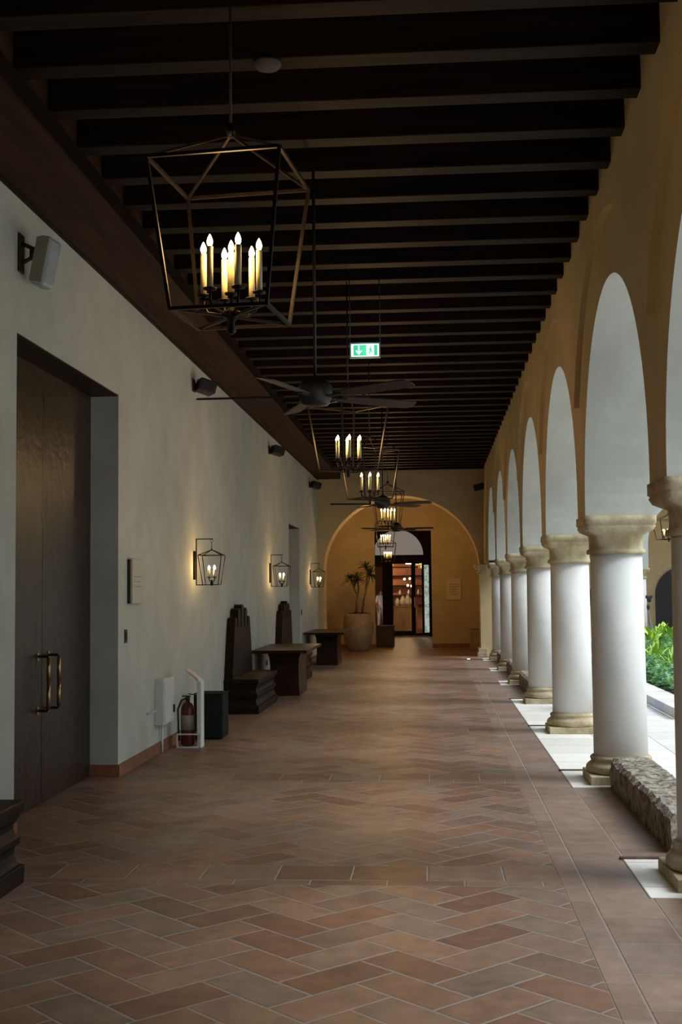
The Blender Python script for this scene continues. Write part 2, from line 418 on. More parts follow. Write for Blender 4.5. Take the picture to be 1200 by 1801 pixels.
# arch wall across the gallery
def cross_arch():
    bm = new(); cx, hw, sp, ry = -.76, 1.87, 2.06, 1.80
    rc, rz, rr = -.70, 1.44, 2.95
    sam = [(XL, 0), (cx-hw, 0)]
    for q in range(49):
        t = PI*q/48; sam.append((cx-hw*math.cos(t), sp+ry*math.sin(t)))
    sam += [(cx+hw, 0), (1.25, 0)]
    zr = lambda x: rz+math.sqrt(rr*rr-(x-rc)**2)
    P = lambda x, d, z: (x, d, z)
    f, r_, b, top = YA-.05, YA, YA2, 4.9
    for (a, za), (c, zc) in zip(sam, sam[1:]):
        quad(bm, P(a, r_, za), P(c, r_, zc), P(c, b, zc), P(a, b, za))
        if abs(a-c) < 1e-5: continue
        quad(bm, P(a, r_, za), P(c, r_, zc), P(c, r_, zr(c)), P(a, r_, zr(a)))
        quad(bm, P(a, r_, zr(a)), P(c, r_, zr(c)), P(c, f, zr(c)), P(a, f, zr(a)))
        quad(bm, P(a, f, zr(a)), P(c, f, zr(c)), P(c, f, top), P(a, f, top))
        quad(bm, P(a, b, za), P(c, b, zc), P(c, b, top), P(a, b, top))
    box(bm, 1.25, XO, YA, YA2, 0, 4.9)
    struct('wall_arch', bm, M_TAN)
cross_arch()
# end bay, vestibule and shop shell
bm = new(); box(bm, -3.3, XL-.35, YA2, YE, 0, 4.9); box(bm, XL-.6, XL, YA, YA2, 0, 4.9); struct('wall_bay_left', bm, M_TAN)
bm = new(); box(bm, 1.30, XO, YA2, YE, 0, 4.9); struct('wall_bay_right', bm, M_TAN)
OX0, OX1, OZ = -1.62, -.045, 3.24
bm = new(); box(bm, -3.3, OX0, YE, YE+.3, 0, 4.9); box(bm, OX1, XO, YE, YE+.3, 0, 4.9); box(bm, OX0, OX1, YE, YE+.3, OZ, 4.9)
struct('wall_end', bm, M_TAN)
bm = new(); box(bm, -3.3, XO, YA2, YE, 4.5, 4.9); struct('ceiling_bay', bm, M_TAN)
bm = new(); box(bm, -2.9, -2.6, YE+.3, YD, 0, 4.2); box(bm, OX1+.02, .4, YE+.3, YD, 0, 4.2); struct('wall_vestibule', bm, M_DARKWOOD)
bm = new(); box(bm, -2.9, .4, YE+.3, YD, 4.2, 4.3); struct('ceiling_vestibule', bm, M_PLASTER)
# door wall with lunette
def door_wall():
    bm = new(); cx, r, sp = -1.19, .86, 2.79; f, b = YD, YD+.12
    sam = [(-2.9, 99)]
    pts = [(cx-r*math.cos(PI*q/32), sp+r*math.sin(PI*q/32)) for q in range(33)]
    box(bm, -2.9, pts[0][0], f, b, 0, 4.2); box(bm, pts[-1][0], .4, f, b, 2.53, 4.2)
    box(bm, -.13, .4, f, b, 0, 2.53); box(bm, pts[0][0], pts[-1][0], f, b, 2.53, sp)
    for (x0, z0), (x1, z1) in zip(pts, pts[1:]): prism(bm, [(x0, z0), (x1, z1), (x1, 4.2), (x0, 4.2)], 'y', f, b)
    struct('wall_door_surround', bm, M_DARKWOOD)
    bm = new(); prism(bm, [p for p in pts], 'y', f+.05, f+.07)
    o = struct('window_1', bm, M_BLIND)
door_wall()
# shop entrance doors (glazed)
def glazed(name, x0, x1, y, z0, z1, fw=.07, t=.05):
    bm = new()
    box(bm, x0, x0+fw, y, y+t, z0, z1); box(bm, x1-fw, x1, y, y+t, z0, z1); box(bm, x0+fw, x1-fw, y, y+t, z1-min(fw, .03), z1); box(bm, x0+fw, x1-fw, y, y+t, z0, z0+fw*2)
    o = struct(name, bm, M_DARKWOOD); bm = new(); box(bm, x0+fw, x1-fw, y+t*.4, y+t*.6, z0+fw*2, z1-min(fw, .03))
    obj('pane', bm, M_GLASS, o); return o
dr = glazed('door_2', -1.47, -.66, YD+.02, .02, 2.53, .09)
bm = new(); box(bm, -.66, -.62, YD-.02, YD+.0, 1.0, 1.35); obj('door_handle', bm, M_BRASS, dr)
bm = new(); box(bm, -1.72, -1.47, YD+.02, YD+.08, .02, 2.53); struct('door_3', bm, M_DARKWOOD)
glazed('door_4', -.66, -.34, YD+.02, .02, 2.53, .05)
bm = new(); box(bm, -.34, -.13, YD+.02, YD+.07, .02, 2.53); pl = struct('window_2', bm, M_DARKWOOD)
bm = new(); box(bm, -.31, -.15, YD+.0, YD+.02, .14, 2.44); obj('pane', bm, M_DAYPANE, pl)
glazed('window_3', -2.05, -1.72, YD+.02, .02, 2.53, .02)
bm = new(); box(bm, -1.47, -.13, YD-.35, YD-.02, 0, .03); struct('trim_1', bm, M_STONE)
# shop room
bm = new(); box(bm, -4.2, 2.2, YD+.12, 58, -.1, 0.0); struct('floor_shop', bm, M_SHOPFLOOR)
bm = new(); box(bm, -4.4, -4.2, YD+.12, 58, 0, 2.7); box(bm, 2.2, 2.4, YD+.12, 58, 0, 2.7); box(bm, -4.4, 2.4, 58, 58.2, 0, 2.7); struct('wall_shop', bm, M_SHOPWALL)
bm = new(); box(bm, -4.4, 2.4, YD+.12, 58.2, 2.7, 2.8); struct('ceiling_shop', bm, M_DARKWOOD)

# baseboards
bm = new()
for a, b in ranges(Y0, YA, [(D0, D1), (N0, N1)]): box(bm, XL, XL+.018, a, b, 0, .105)
box(bm, XL-.29, XL+.018, D1-.018, D1, 0, .105); box(bm, XL-.29, XL+.018, D0, D0+.018, 0, .105); box(bm, XL-.45, XL+.018, N1-.018, N1, 0, .105)
struct('baseboard_left', bm, M_TERRA)
bm = new(); box(bm, -3.1, OX0, YE-.018, YE, 0, .11); box(bm, OX1, 1.30, YE-.018, YE, 0, .11); struct('baseboard_end', bm, M_TERRA)

# ------------------------------------------------------------ ceiling
bm = new(); box(bm, XL-.6, XO, Y0-.3, YA, ZJ+.28, ZJ+.34)
ceil = struct('ceiling', bm, M_BOARD)
n = -19
y = 6.46 + .5927*n
while y < YA-.1:
    bm = new(); j1, j2 = random.uniform(-.006, .006), random.uniform(-.006, .006)
    box(bm, -2.21, XP+.03, y-.155+j1, y+j2, ZJ+random.uniform(-.006, .006), ZJ+.28)
    obj('joist', bm, M_BEAM, ceil, bevel=.006); y += .5927
bm = new(); box(bm, XL, -2.21, Y0, YA, ZB, ZJ+.28); o = obj('wall_beam', bm, M_BOX, ceil)
bm = new(); box(bm, -2.21, -2.195, Y0, YA, ZB, ZJ); obj('beam_side_shade', bm, M_BEAM, ceil)  # dark strip that puts shade into the colour of the beam's side
bm = new(); box(bm, XL, XL+.035, Y0, YA, ZB-.008, ZB); obj('beam_moulding', bm, M_BEAM, ceil)
bm = new(); box(bm, XL-.7, XO+.25, Y0-.4, YA+1, 5.6, 5.7); struct('roof', bm, M_TERRA)
bm = new(); lathe(bm, [(.0001, -.02), (.06, -.02), (.075, 0), (.075, .012)], n=24)
o = obj('smoke_detector', bm, M_POTDARK); o.location = (-.84, 6.36, ZJ-.012); tag(o, 'small round smoke detector on a dark ceiling joist', 'smoke detector')

# ------------------------------------------------------------ columns
def make_column():
    r = thing('stone_column', 'x', 'column')
    bm = new(); hs = .295
    prof = [(hs, .31), (hs, .245), (hs-.012, .238), (hs-.006, .222), (hs-.02, .19), (hs-.055, .165), (.225, .15), (.222, .12), (.221, .07), (.223, .045), (.24, .035), (.246, .018), (.24, 0)]
    sq = [1, 1, 1, 1, .95, .7, .45, .3, .15, .05, 0, 0, 0]
    lathe(bm, [(a, 1.877+b) for a, b in prof], n=64, rot=PI/64, sq=sq); obj('capital', bm, M_STONE, r)
    bm = new(); lathe(bm, [(.222, .205), (.219, 1.0), (.214, 1.88)], n=64); obj('shaft', bm, M_PAINT, r)
    bm = new(); lathe(bm, [(.255, .065), (.278, .075), (.290, .10), (.284, .13), (.262, .15), (.248, .158), (.243, .172), (.252, .182), (.252, .20), (.236, .21), (.222, .215)], n=64)
    box(bm, -.285, .285, -.285, .285, 0, .07); o = obj('base', bm, M_STONE, r, bevel=.008, merge=False)
    return r
ordn = {0: 'nearest white column, cut by the right edge of the photo', 1: 'second nearest white column, standing at the far end of the mossy low wall',
        2: 'third white column, between the two open arches paved in pale stone', 3: 'fourth white column, low brown wall starting just behind it',
        4: 'fifth white column, between two short low walls', 5: 'sixth white column, small and slim in the distance', 6: 'last white column, standing just before the cross arch',
        -1: 'white column nearest behind the camera', -2: 'white column farther behind the camera'}
cp = make_column()
for i, k in enumerate(range(-1, NC)):
    place(cp, i == 0, (1.535, C0+CS*k, 0.004), 0, ordn[k], 'arcade columns')
# impost of the cross arch on the right
bm = new()
for z0, z1, o_ in ((1.93, 1.98, .02), (1.98, 2.05, .05), (2.05, 2.12, .09), (2.12, 2.19, .12)): box(bm, 1.11-o_, 1.26, YA-.05-o_, YA2+o_*.3, z0, z1)
struct('trim_4', bm, M_STONE, bevel=.01)
bm = new(); box(bm, 1.02, 1.26, YA-.14, YA2, 0, .10); box(bm, 1.05, 1.26, YA-.11, YA2, .10, .2)
struct('trim_5', bm, M_STONE, bevel=.01)

# low rough walls between columns
stub_lab = {-1: 'low rough stone wall right beside the camera', 0: 'low weathered stone wall with a pitted mossy top, beside the nearest column',
            3: 'short low wall between the fourth and fifth columns', 4: 'short low wall between the fifth and sixth columns', 5: 'short low wall between the last two columns'}
for k, lab in stub_lab.items():
    y = C0+CS*k; rnd = random.Random(k+10)
    bm = new(); nx, ny, nz = 10, 60, 7
    x0, x1, y0, y1, h = 1.40, 1.74, y+.72, y+CS-.34, .235
    from mathutils import noise as mn
    def P(i, j, l):
        px, py, pz = x0+(x1-x0)*i/nx, y0+(y1-y0)*j/ny, h*l/nz
        q = Vector((px*7, py*7, pz*7+k)); d = mn.noise_vector(q)*.016 + mn.noise_vector(q*3.0)*.012
        ed = .03*(1 if l == nz else 0)*(1 if i in (0, nx) else 0)
        if l == 0: d.z = 0
        return (px+d.x, py+d.y, pz+d.z-ed)
    V = {}
    def v(i, j, l):
        if (i, j, l) not in V: V[(i, j, l)] = bm.verts.new(P(i, j, l))
        return V[(i, j, l)]
    for i in range(nx):
        for j in range(ny): bm.faces.new((v(i, j, nz), v(i+1, j, nz), v(i+1, j+1, nz), v(i, j+1, nz)))
    for l in range(nz):
        for j in range(ny):
            for i in (0, nx): bm.faces.new((v(i, j, l), v(i, j+1, l), v(i, j+1, l+1), v(i, j, l+1)))
        for i in range(nx):
            for j in (0, ny): bm.faces.new((v(i, j, l), v(i+1, j, l), v(i+1, j, l+1), v(i, j, l+1)))
    tag(obj('low_stone_wall', bm, M_STUB), lab, 'low wall', 'low walls between the columns')
strip_lab = ['dark wooden strip in the floor beside the nearest column base', 'dark wooden strip in the floor beside the second column base',
             'dark wooden strip in the floor beside the third column base', 'dark wooden strip in the floor beside the fourth column base']
for k in range(4):
    y = C0+CS*k+.55
    bm = new(); box(bm, 1.075, 1.36, y-.02, y+.02, 0, .014); tag(obj('floor_strip', bm, M_STRIP), strip_lab[k], 'floor strip', 'wooden strips at the slab edges')

# ------------------------------------------------------------ big door
bm = new(); box(bm, XL-.285, XL-.25, D0+.0, 9.335, .01, DZ); d1 = struct('door_1', bm, M_DOOR)
bm = new(); box(bm, XL-.285, XL-.25, 9.345, D1, .01, DZ); d2 = struct('door_5', bm, M_DOOR)
for y, par in ((9.24, d1), (9.50, d2)):
    bm = new(); X = XL-.25
    tube(bm, [(X, y, 1.12), (X+.075, y, 1.12), (X+.085, y, 1.11), (X+.085, y, .72), (X+.075, y, .71), (X, y, .71)], .011, 10)
    h = obj('door_handle', bm, M_BLACK, par)
    bm = new(); tube(bm, [(X+.085, y, 1.10), (X+.085, y, .925)], .015, 12); tube(bm, [(X+.085, y, .905), (X+.085, y, .73)], .015, 12); obj('brass_grip', bm, M_BRASS, h)
    bm = new(); box(bm, X-.002, X+.006, y-.02, y+.02, 1.09, 1.15); box(bm, X-.002, X+.006, y-.02, y+.02, .68, .74); obj('mounting_plate', bm, M_BRASS, h)

# ------------------------------------------------------------ chandeliers
def candle(parent, x, y, z, h=.165, r=.0125, fl=.05):
    bm = new(); lathe(bm, [(.008, -.012), (.026, -.006), (.028, 0), (.014, 0)], (x, y, z), 16)
    c = obj('drip_dish', bm, M_IRON, parent)
    bm = new(); lathe(bm, [(r, 0), (r, h*.5), (r, h)], (x, y, z), 14); obj('candle_sleeve', bm, M_CANDLE, c)
    bm = new(); lathe(bm, [(.006, 0), (.0115, fl*.25), (.0125, fl*.42), (.008, fl*.72), (.0025, fl*.95), (.0006, fl)], (x, y, z+h), 12); obj('flame_bulb', bm, M_BULB, c)
def make_chandelier():
    r = thing('candle_chandelier', 'x', 'chandelier')
    bm = new(); t, b, zt, zb, za = .262, .192, 3.27, 2.69, 3.43; rad = .0065
    T = [Vector((sx*t, sy*t, zt)) for sx, sy in ((-1, -1), (1, -1), (1, 1), (-1, 1))]
    B = [Vector((sx*b, sy*b, zb)) for sx, sy in ((-1, -1), (1, -1), (1, 1), (-1, 1))]
    for i in range(4):
        bar(bm, T[i], T[(i+1) % 4], rad); bar(bm, B[i], B[(i+1) % 4], rad); bar(bm, T[i], B[i], rad); bar(bm, T[i], (0, 0, za), rad*.8)
    bar(bm, B[0], B[2], rad*.8); bar(bm, B[1], B[3], rad*.8)
    obj('cage', bm, M_IRON, r, merge=False)
    bm = new(); tube(bm, [(0, 0, za-.01), (0, 0, ZJ+.28)], .006); lathe(bm, [(.02, 0), (.02, .05)], (0, 0, za-.01), 12); lathe(bm, [(.05, 0), (.02, -.04)][::-1], (0, 0, ZJ+.28), 16)
    obj('hanging_rod', bm, M_IRON, r, merge=False)
    bm = new(); lathe(bm, [(.008, -.075), (.02, -.06), (.012, -.03), (.03, 0), (.014, .03), (.008, .05), (.008, .09)], (0, 0, zb+.005), 16)
    obj('hub', bm, M_IRON, r)
    for k in range(6):
        a = math.radians(-67+60*k+6.3); x, y = .115*math.cos(a), .115*math.sin(a)
        bm = new(); tube(bm, [(0, 0, zb+.03), (x*.4, y*.4, zb+.01), (x*.85, y*.85, zb+.02), (x, y, zb+.05), (x, y, 2.775)], .006, 6)
        obj('arm', bm, M_IRON, r); candle(r, x, y, 2.785)
    candle(r, 0, 0, 2.785)
    lamp('bulb_light', r, (0, 0, 2.99), CH_W, .13)
    return r
ch = make_chandelier()
CH = [(-.785, 4.80, -.11, 'nearest black candle chandelier, large at upper left under the joists'),
      (-.75, 11.1, .70, 'second candle chandelier, just beyond the first ceiling fan'),
      (-.74, 14.7, .62, 'third candle chandelier, low beyond the second one, before the dark fan'),
      (-.76, 21.2, .10, 'fourth candle chandelier, hanging between the two distant fans'),
      (-1.19, 31.2, .0, 'candle chandelier in the bay behind the cross arch')]
for i, (x, y, rz, lab) in enumerate(CH):
    o = place(ch, i == 0, (x, y, 0), rz, lab, 'candle chandeliers along the gallery')
for c_ in o.children:
    if c_.type == 'LIGHT': c_.data = c_.data.copy(); c_.data.energy = BAY_W
o = place(ch, False, (-1.42, 39.0, -.20), 0, 'smallest candle chandelier, in front of the shop door transom', 'candle chandeliers along the gallery')
o = place(ch, False, (7.52, 40.0, .27), .15, 'candle lantern hanging in the far courtyard arch at right edge', None, None)
o.scale = (1.55, 1.55, 1.06)

# ------------------------------------------------------------ fans
def make_fan():
    r = thing('ceiling_fan', 'x', 'ceiling fan'); z = 2.90
    bm = new(); tube(bm, [(0, 0, z+.1), (0, 0, ZJ+.28)], .011, 10); lathe(bm, [(.02, 0), (.06, .07), (.06, .1)], (0, 0, ZJ+.18), 20); obj('down_rod', bm, M_FAN, r, merge=False)
    bm = new(); lathe(bm, [(.03, -.075), (.085, -.07), (.10, -.05), (.115, 0), (.115, .05), (.09, .085), (.03, .12)], (0, 0, z), 32); obj('motor', bm, M_FAN, r)
    for k in range(5):
        a = math.radians(180+72*k)
        Mx = Matrix.Translation((0, 0, z-.02)) @ Matrix.Rotation(a, 4, 'Z') @ Matrix.Rotation(math.radians(-12), 4, 'X')
        bm = new(); box(bm, .09, .24, -.018, .018, -.004, .004, Mx); bl = obj('blade_iron', bm, M_FAN, r)
        bm = new()
        prism(bm, [(.20, -.05), (.45, -.062), (.76, -.066), (.79, -.05), (.80, 0), (.79, .05), (.76, .066), (.45, .062), (.20, .05)], 'z', .004, .012)
        for v_ in bm.verts: v_.co = Mx @ v_.co
        obj('blade', bm, M_FAN, bl)
    return r
fan = make_fan()
for i, (x, y, rz, lab) in enumerate([(-.765, 8.1, 0, 'nearest brown ceiling fan on a long rod, between the first two chandeliers'),
        (-.74, 18.5, .2, 'middle ceiling fan, dark against the pale arch wall'),
        (-.76, 26.0, .45, 'farthest ceiling fan, in front of the shop doorway')]):
    place(fan, i == 0, (x, y, 0), rz, lab, 'ceiling fans along the gallery')

# ------------------------------------------------------------ wall lanterns
def make_sconce():
    r = thing('wall_lantern', 'x', 'wall lantern')          # origin on the wall at floor level, +x into the room
    bm = new(); prism(bm, [(-.045, 1.74), (.045, 1.74), (.05, 1.78), (.05, 2.03), (.045, 2.07), (-.045, 2.07), (-.05, 2.03), (-.05, 1.78)], 'x', .001, .022); obj('back_plate', bm, M_IRON, r)
    bm = new(); rad = .0055
    bar(bm, (.03, 0, 1.675), (.03, 0, 2.215), rad); bar(bm, (.025, 0, 2.21), (.225, 0, 2.21), rad); bar(bm, (.03, 0, 1.68), (.13, 0, 1.68), rad); bar(bm, (.01, 0, 1.9), (.03, 0, 1.9), rad)
    obj('bracket', bm, M_IRON, r, merge=False)
    cx = .21; t, b, zt, zb, za = .135, .09, 2.02, 1.68, 2.085
    bm = new(); ring = [(cx+.016*math.sin(2*PI*q/12), 0, 2.19+.016*math.cos(2*PI*q/12)) for q in range(13)]; tube(bm, ring, .003, 6)
    tube(bm, [(cx, 0, 2.175), (cx, 0, za-.005)], .004, 6); lathe(bm, [(.012, 0), (.006, .03)], (cx, 0, za-.01), 10); obj('hook', bm, M_IRON, r, merge=False)
    bm = new(); rad = .0045
    T = [Vector((cx+sx*t, sy*t, zt)) for sx, sy in ((-1, -1), (1, -1), (1, 1), (-1, 1))]
    B = [Vector((cx+sx*b, sy*b, zb)) for sx, sy in ((-1, -1), (1, -1), (1, 1), (-1, 1))]
    for i in range(4):
        bar(bm, T[i], T[(i+1) % 4], rad); bar(bm, B[i], B[(i+1) % 4], rad); bar(bm, T[i], B[i], rad); bar(bm, T[i], (cx, 0, za), rad)
    bar(bm, B[0], B[2], rad); bar(bm, B[1], B[3], rad)
    obj('cage', bm, M_IRON, r, merge=False)
    bm = new(); lathe(bm, [(.012, -.01), (.02, .01), (.01, .04), (.016, .055)], (cx, 0, zb), 14)
    for k in range(4):
        a = PI/4+PI/2*k+.25; x, y = cx+.045*math.cos(a), .045*math.sin(a); tube(bm, [(cx, 0, zb+.04), ((x+cx)/2, y/2, zb+.03), (x, y, zb+.06), (x, y, zb+.085)], .004, 6)
    obj('candle_cluster', bm, M_IRON, r, merge=False)
    for k in range(4):
        a = PI/4+PI/2*k+.25; x, y = cx+.045*math.cos(a), .045*math.sin(a); candle(r, x, y, zb+.09, .085, .011, .05)
    lamp('bulb_light', r, (cx, 0, zb+.20), SC_W, .05)
    return r
sc = make_sconce()
for i, (y, lab) in enumerate([(14.12, 'nearest lit wall lantern, above the black box by the extinguisher'), (20.74, 'middle lit wall lantern, just before the tall wall niche'), (27.56, 'farthest lit wall lantern, beside the cross arch')]):
    place(sc, i == 0, (XL, y, 0), 0, lab, 'wall lanterns on the left wall')

# ------------------------------------------------------------ speakers on the wall
def make_spot():
    r = thing('wall_speaker', 'x', 'speaker')
    bm = new(); box(bm, 0, .02, -.06, .06, -.07, .07); tube(bm, [(.02, 0, 0), (.07, 0, -.01)], .015); obj('bracket', bm, M_BLACK, r, merge=False)
    bm = new(); Mx = Matrix.Translation((.13, 0, -.01)) @ Matrix.Rotation(.5, 4, 'Z') @ Matrix.Rotation(.28, 4, 'Y')
    box(bm, -.08, .12, -.10, .10, -.075, .075, Mx); o = obj('housing', bm, M_BLACK, r, bevel=.015)
    bm = new(); box(bm, .118, .126, -.085, .085, -.06, .06, Mx); obj('grille', bm, M_BIN, o)
    return r
sp = make_spot()
for i, (y, z, lab) in enumerate([(14.1, 4.0, 'nearest small black wall speaker high under the beam'), (20.75, 4.0, 'middle small black wall speaker high under the beam'), (27.6, 3.99, 'farthest small black wall speaker near the arch corner')]):
    place(sp, i == 0, (XL, y, z), 0, lab, 'black wall speakers along the left wall')
r = place(sp, False, (XR, 28.9, 4.0), PI, 'small wall speaker high on the right beside the cross arch')
r = thing('white_wall_speaker', 'pale grey box speaker on a black swivel bracket above the tall door', 'speaker', (XL, 8.05, 3.90))
bm = new(); box(bm, 0, .015, -.05, .05, -.13, .13); tube(bm, [(.01, 0, .07), (.10, .02, .03)], .014); tube(bm, [(.01, 0, -.07), (.10, .02, -.01)], .014); lathe(bm, [(.03, -.04), (.03, .04)], (.09, .02, 0), 12); obj('bracket', bm, M_BLACK, r, merge=False)
Mx = Matrix.Translation((.155, .06, -.05)) @ Matrix.Rotation(-.15, 4, 'Z') @ Matrix.Rotation(.2, 4, 'Y')
bm = new(); box(bm, -.055, .055, -.09, .10, -.17, .17, Mx); h = obj('cabinet', bm, M_GREYBOX, r, bevel=.03)
bm = new(); box(bm, -.045, .045, -.096, -.088, -.15, .15, Mx); obj('grille', bm, M_GREYINK, h)

# ------------------------------------------------------------ exit sign
r = thing('exit_sign', 'lit green and white exit sign with a down arrow, hanging from the ceiling', 'exit sign', (-.585, 11.02, 3.695))
bm = new(); box(bm, -.138, .138, 0, .03, 0, .012); box(bm, -.138, .138, 0, .03, .128, .14); box(bm, -.138, -.126, 0, .03, .012, .128); box(bm, .126, .138, 0, .03, .012, .128); box(bm, -.126, .126, .02, .03, .012, .128)
obj('frame', bm, M_GREYBOX, r, merge=False)
bm = new(); box(bm, -.126, .126, .006, .018, .012, .128); f_ = obj('panel', bm, M_EXITW, r)
bm = new(); box(bm, -.105, .112, .004, .006, .022, .118); g_ = obj('green_field', bm, M_EXITG, f_)
bm = new(); box(bm, -.062, -.050, .002, .004, .045, .11); prism(bm, [(-.086, .066), (-.056, .028), (-.026, .066), (-.034, .072), (-.056, .046), (-.078, .072)], 'y', .002, .004); obj('down_arrow', bm, M_EXITW, f_, merge=False)
bm = new(); box(bm, .012, .082, .002, .004, .026, .114); dp = obj('door_symbol', bm, M_EXITW, f_)
bm = new(); lathe(bm, [(.0001, -.0005), (.007, -.0005), (.007, .0005), (.0001, .0005)], (0, 0, 0), 12)
for v_ in bm.verts: v_.co = Vector((v_.co.x+.052, v_.co.z+.0012, v_.co.y+.1))
prism(bm, [(.044, .09), (.058, .09), (.06, .066), (.072, .046), (.066, .042), (.052, .06), (.04, .036), (.03, .04), (.042, .062), (.044, .076), (.034, .07), (.03, .074)], 'y', .001, .002); obj('running_figure', bm, M_EXITG, dp, merge=False)
bm = new(); tube(bm, [(-.136, .015, .14), (-.136, .015, ZJ-3.695+.28)], .004); tube(bm, [(.136, .015, .14), (.136, .015, ZJ-3.695+.28)], .004); obj('hanging_wires', bm, M_BLACK, r, merge=False)
lamp('sign_light', r, (0, -.06, .07), .25, .05, (.4, 1, .7))

# ------------------------------------------------------------ benches
def make_bench():
    r = thing('carved_bench', 'x', 'bench')            # origin: wall side, centre, +x into room
    bm = new(); hl, dep = .97, .47
    prof = [(0, 0), (.10, 0), (.105, .02), (.13, .035), (.165, .045), (.20, .04), (.22, .02), (.255, .018), (.27, .035), (.30, .048), (.33, .045), (.36, .025), (.385, .02), (.39, .005), (.445, 0), (.455, .01)]
    rings = []
    for z, o_ in prof: rings.append([bm.verts.new(p) for p in ((.02, -hl+o_, z), (dep-o_, -hl+o_, z), (dep-o_, hl-o_, z), (.02, hl-o_, z))])
    for A, B in zip(rings, rings[1:]):
        for i in range(4): bm.faces.new((A[i], A[(i+1) % 4], B[(i+1) % 4], B[i]))
    bm.faces.new(rings[0][::-1]); bm.faces.new(rings[-1]); obj('seat', bm, M_WOOD, r, bevel=.004)
    # fingered back
    fing = [(-.575, 1.25, 1.12), (-.30, 1.37, 1.10), (0, 1.42, 1.10), (.30, 1.37, 1.10), (.575, 1.25, 1.12)]
    pts = [(-.90, .10), (-.89, .5), (-.80, .8), (-.73, 1.02)]
    for i, (c, zt, zg) in enumerate(fing):
        hw = .105 if abs(c) < .5 else .09
        if i: pts.append((c-hw-.012, zg))
        for q in range(9):
            a = PI-PI*q/8; pts.append((c+hw*math.cos(a), zt-.05+.05*math.sin(a)))
        if i < 4: pts.append((c+hw+.012, zg))
    pts += [(.73, 1.02), (.80, .8), (.89, .5), (.90, .10)]
    bm = new(); prism(bm, pts, 'x', .012, .115); bk = obj('back', bm, M_WOOD, r)
    return r
be = make_bench()
for i, (y, lab) in enumerate([(17.05, 'first dark carved bench with a stepped finger-shaped back, beside the black box'), (22.25, 'second dark carved bench, between the first table and the wall niche'), (5.85, 'dark moulded bench end cut by the left edge in the foreground')]):
    place(be, i == 0, (XL, y, 0), 0, lab, 'carved wooden benches along the left wall')

# ------------------------------------------------------------ tables
def make_table():
    r = thing('wooden_table', 'x', 'table')
    bm = new(); box(bm, 0, .84, -1.2, 1.2, .675, .72); obj('tabletop', bm, M_TABLE, r, bevel=.006)
    bm = new(); rings = []
    for z, o_ in ((0, 0), (.08, .004), (.25, .014), (.45, .016), (.58, .004), (.64, -.018), (.675, -.05)):
        rings.append([bm.verts.new(p) for p in ((.19+o_, -.56+o_, z), (.66-o_, -.56+o_, z), (.66-o_, .56-o_, z), (.19+o_, .56-o_, z))])
    for A, B in zip(rings, rings[1:]):
        for i in range(4): bm.faces.new((A[i], A[(i+1) % 4], B[(i+1) % 4], B[i]))
    bm.faces.new(rings[0][::-1]); bm.faces.new(rings[-1]); obj('pedestal', bm, M_TABLE, r)
    return r
tb = make_table()
for i, (y, lab) in enumerate([(19.45, 'nearer dark wooden pedestal table, between the two benches'), (27.05, 'farther dark wooden pedestal table, near the potted palm')]):
    place(tb, i == 0, (XL+.04, y, 0), 0, lab, 'pedestal tables along the left wall')

# ------------------------------------------------------------ wall fittings on the left
def onwall(name, y0, y1, z0, z1, d, mat, label=None, cat=None, x0=0):
    bm = new(); box(bm, XL+x0, XL+x0+d, y0, y1, z0, z1); o = obj(name, bm, mat, bevel=.003)
    if label: tag(o, label, cat)
    return o
r = thing('wall_plaque', 'cream rectangular sign plaque on the wall beside the tall door', 'sign', (XL, 11.0, 1.5))
bm = new(); box(bm, .004, .03, 0, .45, 0, .40); obj('backing', bm, M_BLACK, r)
bm = new(); box(bm, .03, .05, 0, .45, 0, .40); pl = obj('plate', bm, M_CUP, r, bevel=.002)
bm = new()
for q, (a, b) in enumerate(((.05, .34), (.05, .30), (.05, .36))): box(bm, .05, .051, a, b, .24-.045*q, .247-.045*q)
obj('engraved_lines', bm, M_GREYINK, pl, merge=False)
r = thing('light_switch', 'small dark switch plate below the cream plaque', 'switch', (XL, 10.93, 1.21))
bm = new(); box(bm, 0, .012, -.04, .04, -.06, .06); obj('switch_plate', bm, M_BLACK, r, bevel=.003)
bm = new(); box(bm, .012, .018, -.015, .015, -.03, .03); obj('rocker', bm, M_BLACK, r)
r = thing('light_switch', 'tiny dark switch on the wall just past the tall niche', 'switch', (XL, 25.75, 1.15))
bm = new(); box(bm, 0, .012, -.04, .04, -.06, .06); obj('switch_plate', bm, M_BLACK, r, bevel=.003)
r = thing('wall_socket', 'dark power socket low on the wall behind the nearer table', 'socket', (XL, 20.3, .42))
bm = new(); box(bm, 0, .012, -.06, .06, -.04, .04); obj('socket_plate', bm, M_BLACK, r, bevel=.003)
r = thing('electrical_box', 'white metal electrical box low on the wall behind the extinguisher', 'electrical box', (XL, 12.1, .29))
bm = new(); box(bm, .0, .09, 0, .48, 0, .45); bo = obj('housing', bm, M_WHITE, r, bevel=.004)
bm = new(); box(bm, .09, .10, .02, .46, .02, .43); dd = obj('door', bm, M_WHITE, r, bevel=.003)
bm = new(); box(bm, .10, .115, .40, .43, .09, .17); obj('latch', bm, M_BLACK, dd)
bm = new(); tube(bm, [(.03, .2, 0), (.03, .2, -.29)], .012); obj('conduit', bm, M_WHITE, r)
r = thing('conduit_bracket', 'tiny pipe stub on the wall left of the electrical box', 'pipe', (XL, 11.75, .44))
bm = new(); tube(bm, [(0, 0, 0), (.03, 0, 0), (.03, .3, 0)], .007); obj('pipe', bm, M_WHITE, r)

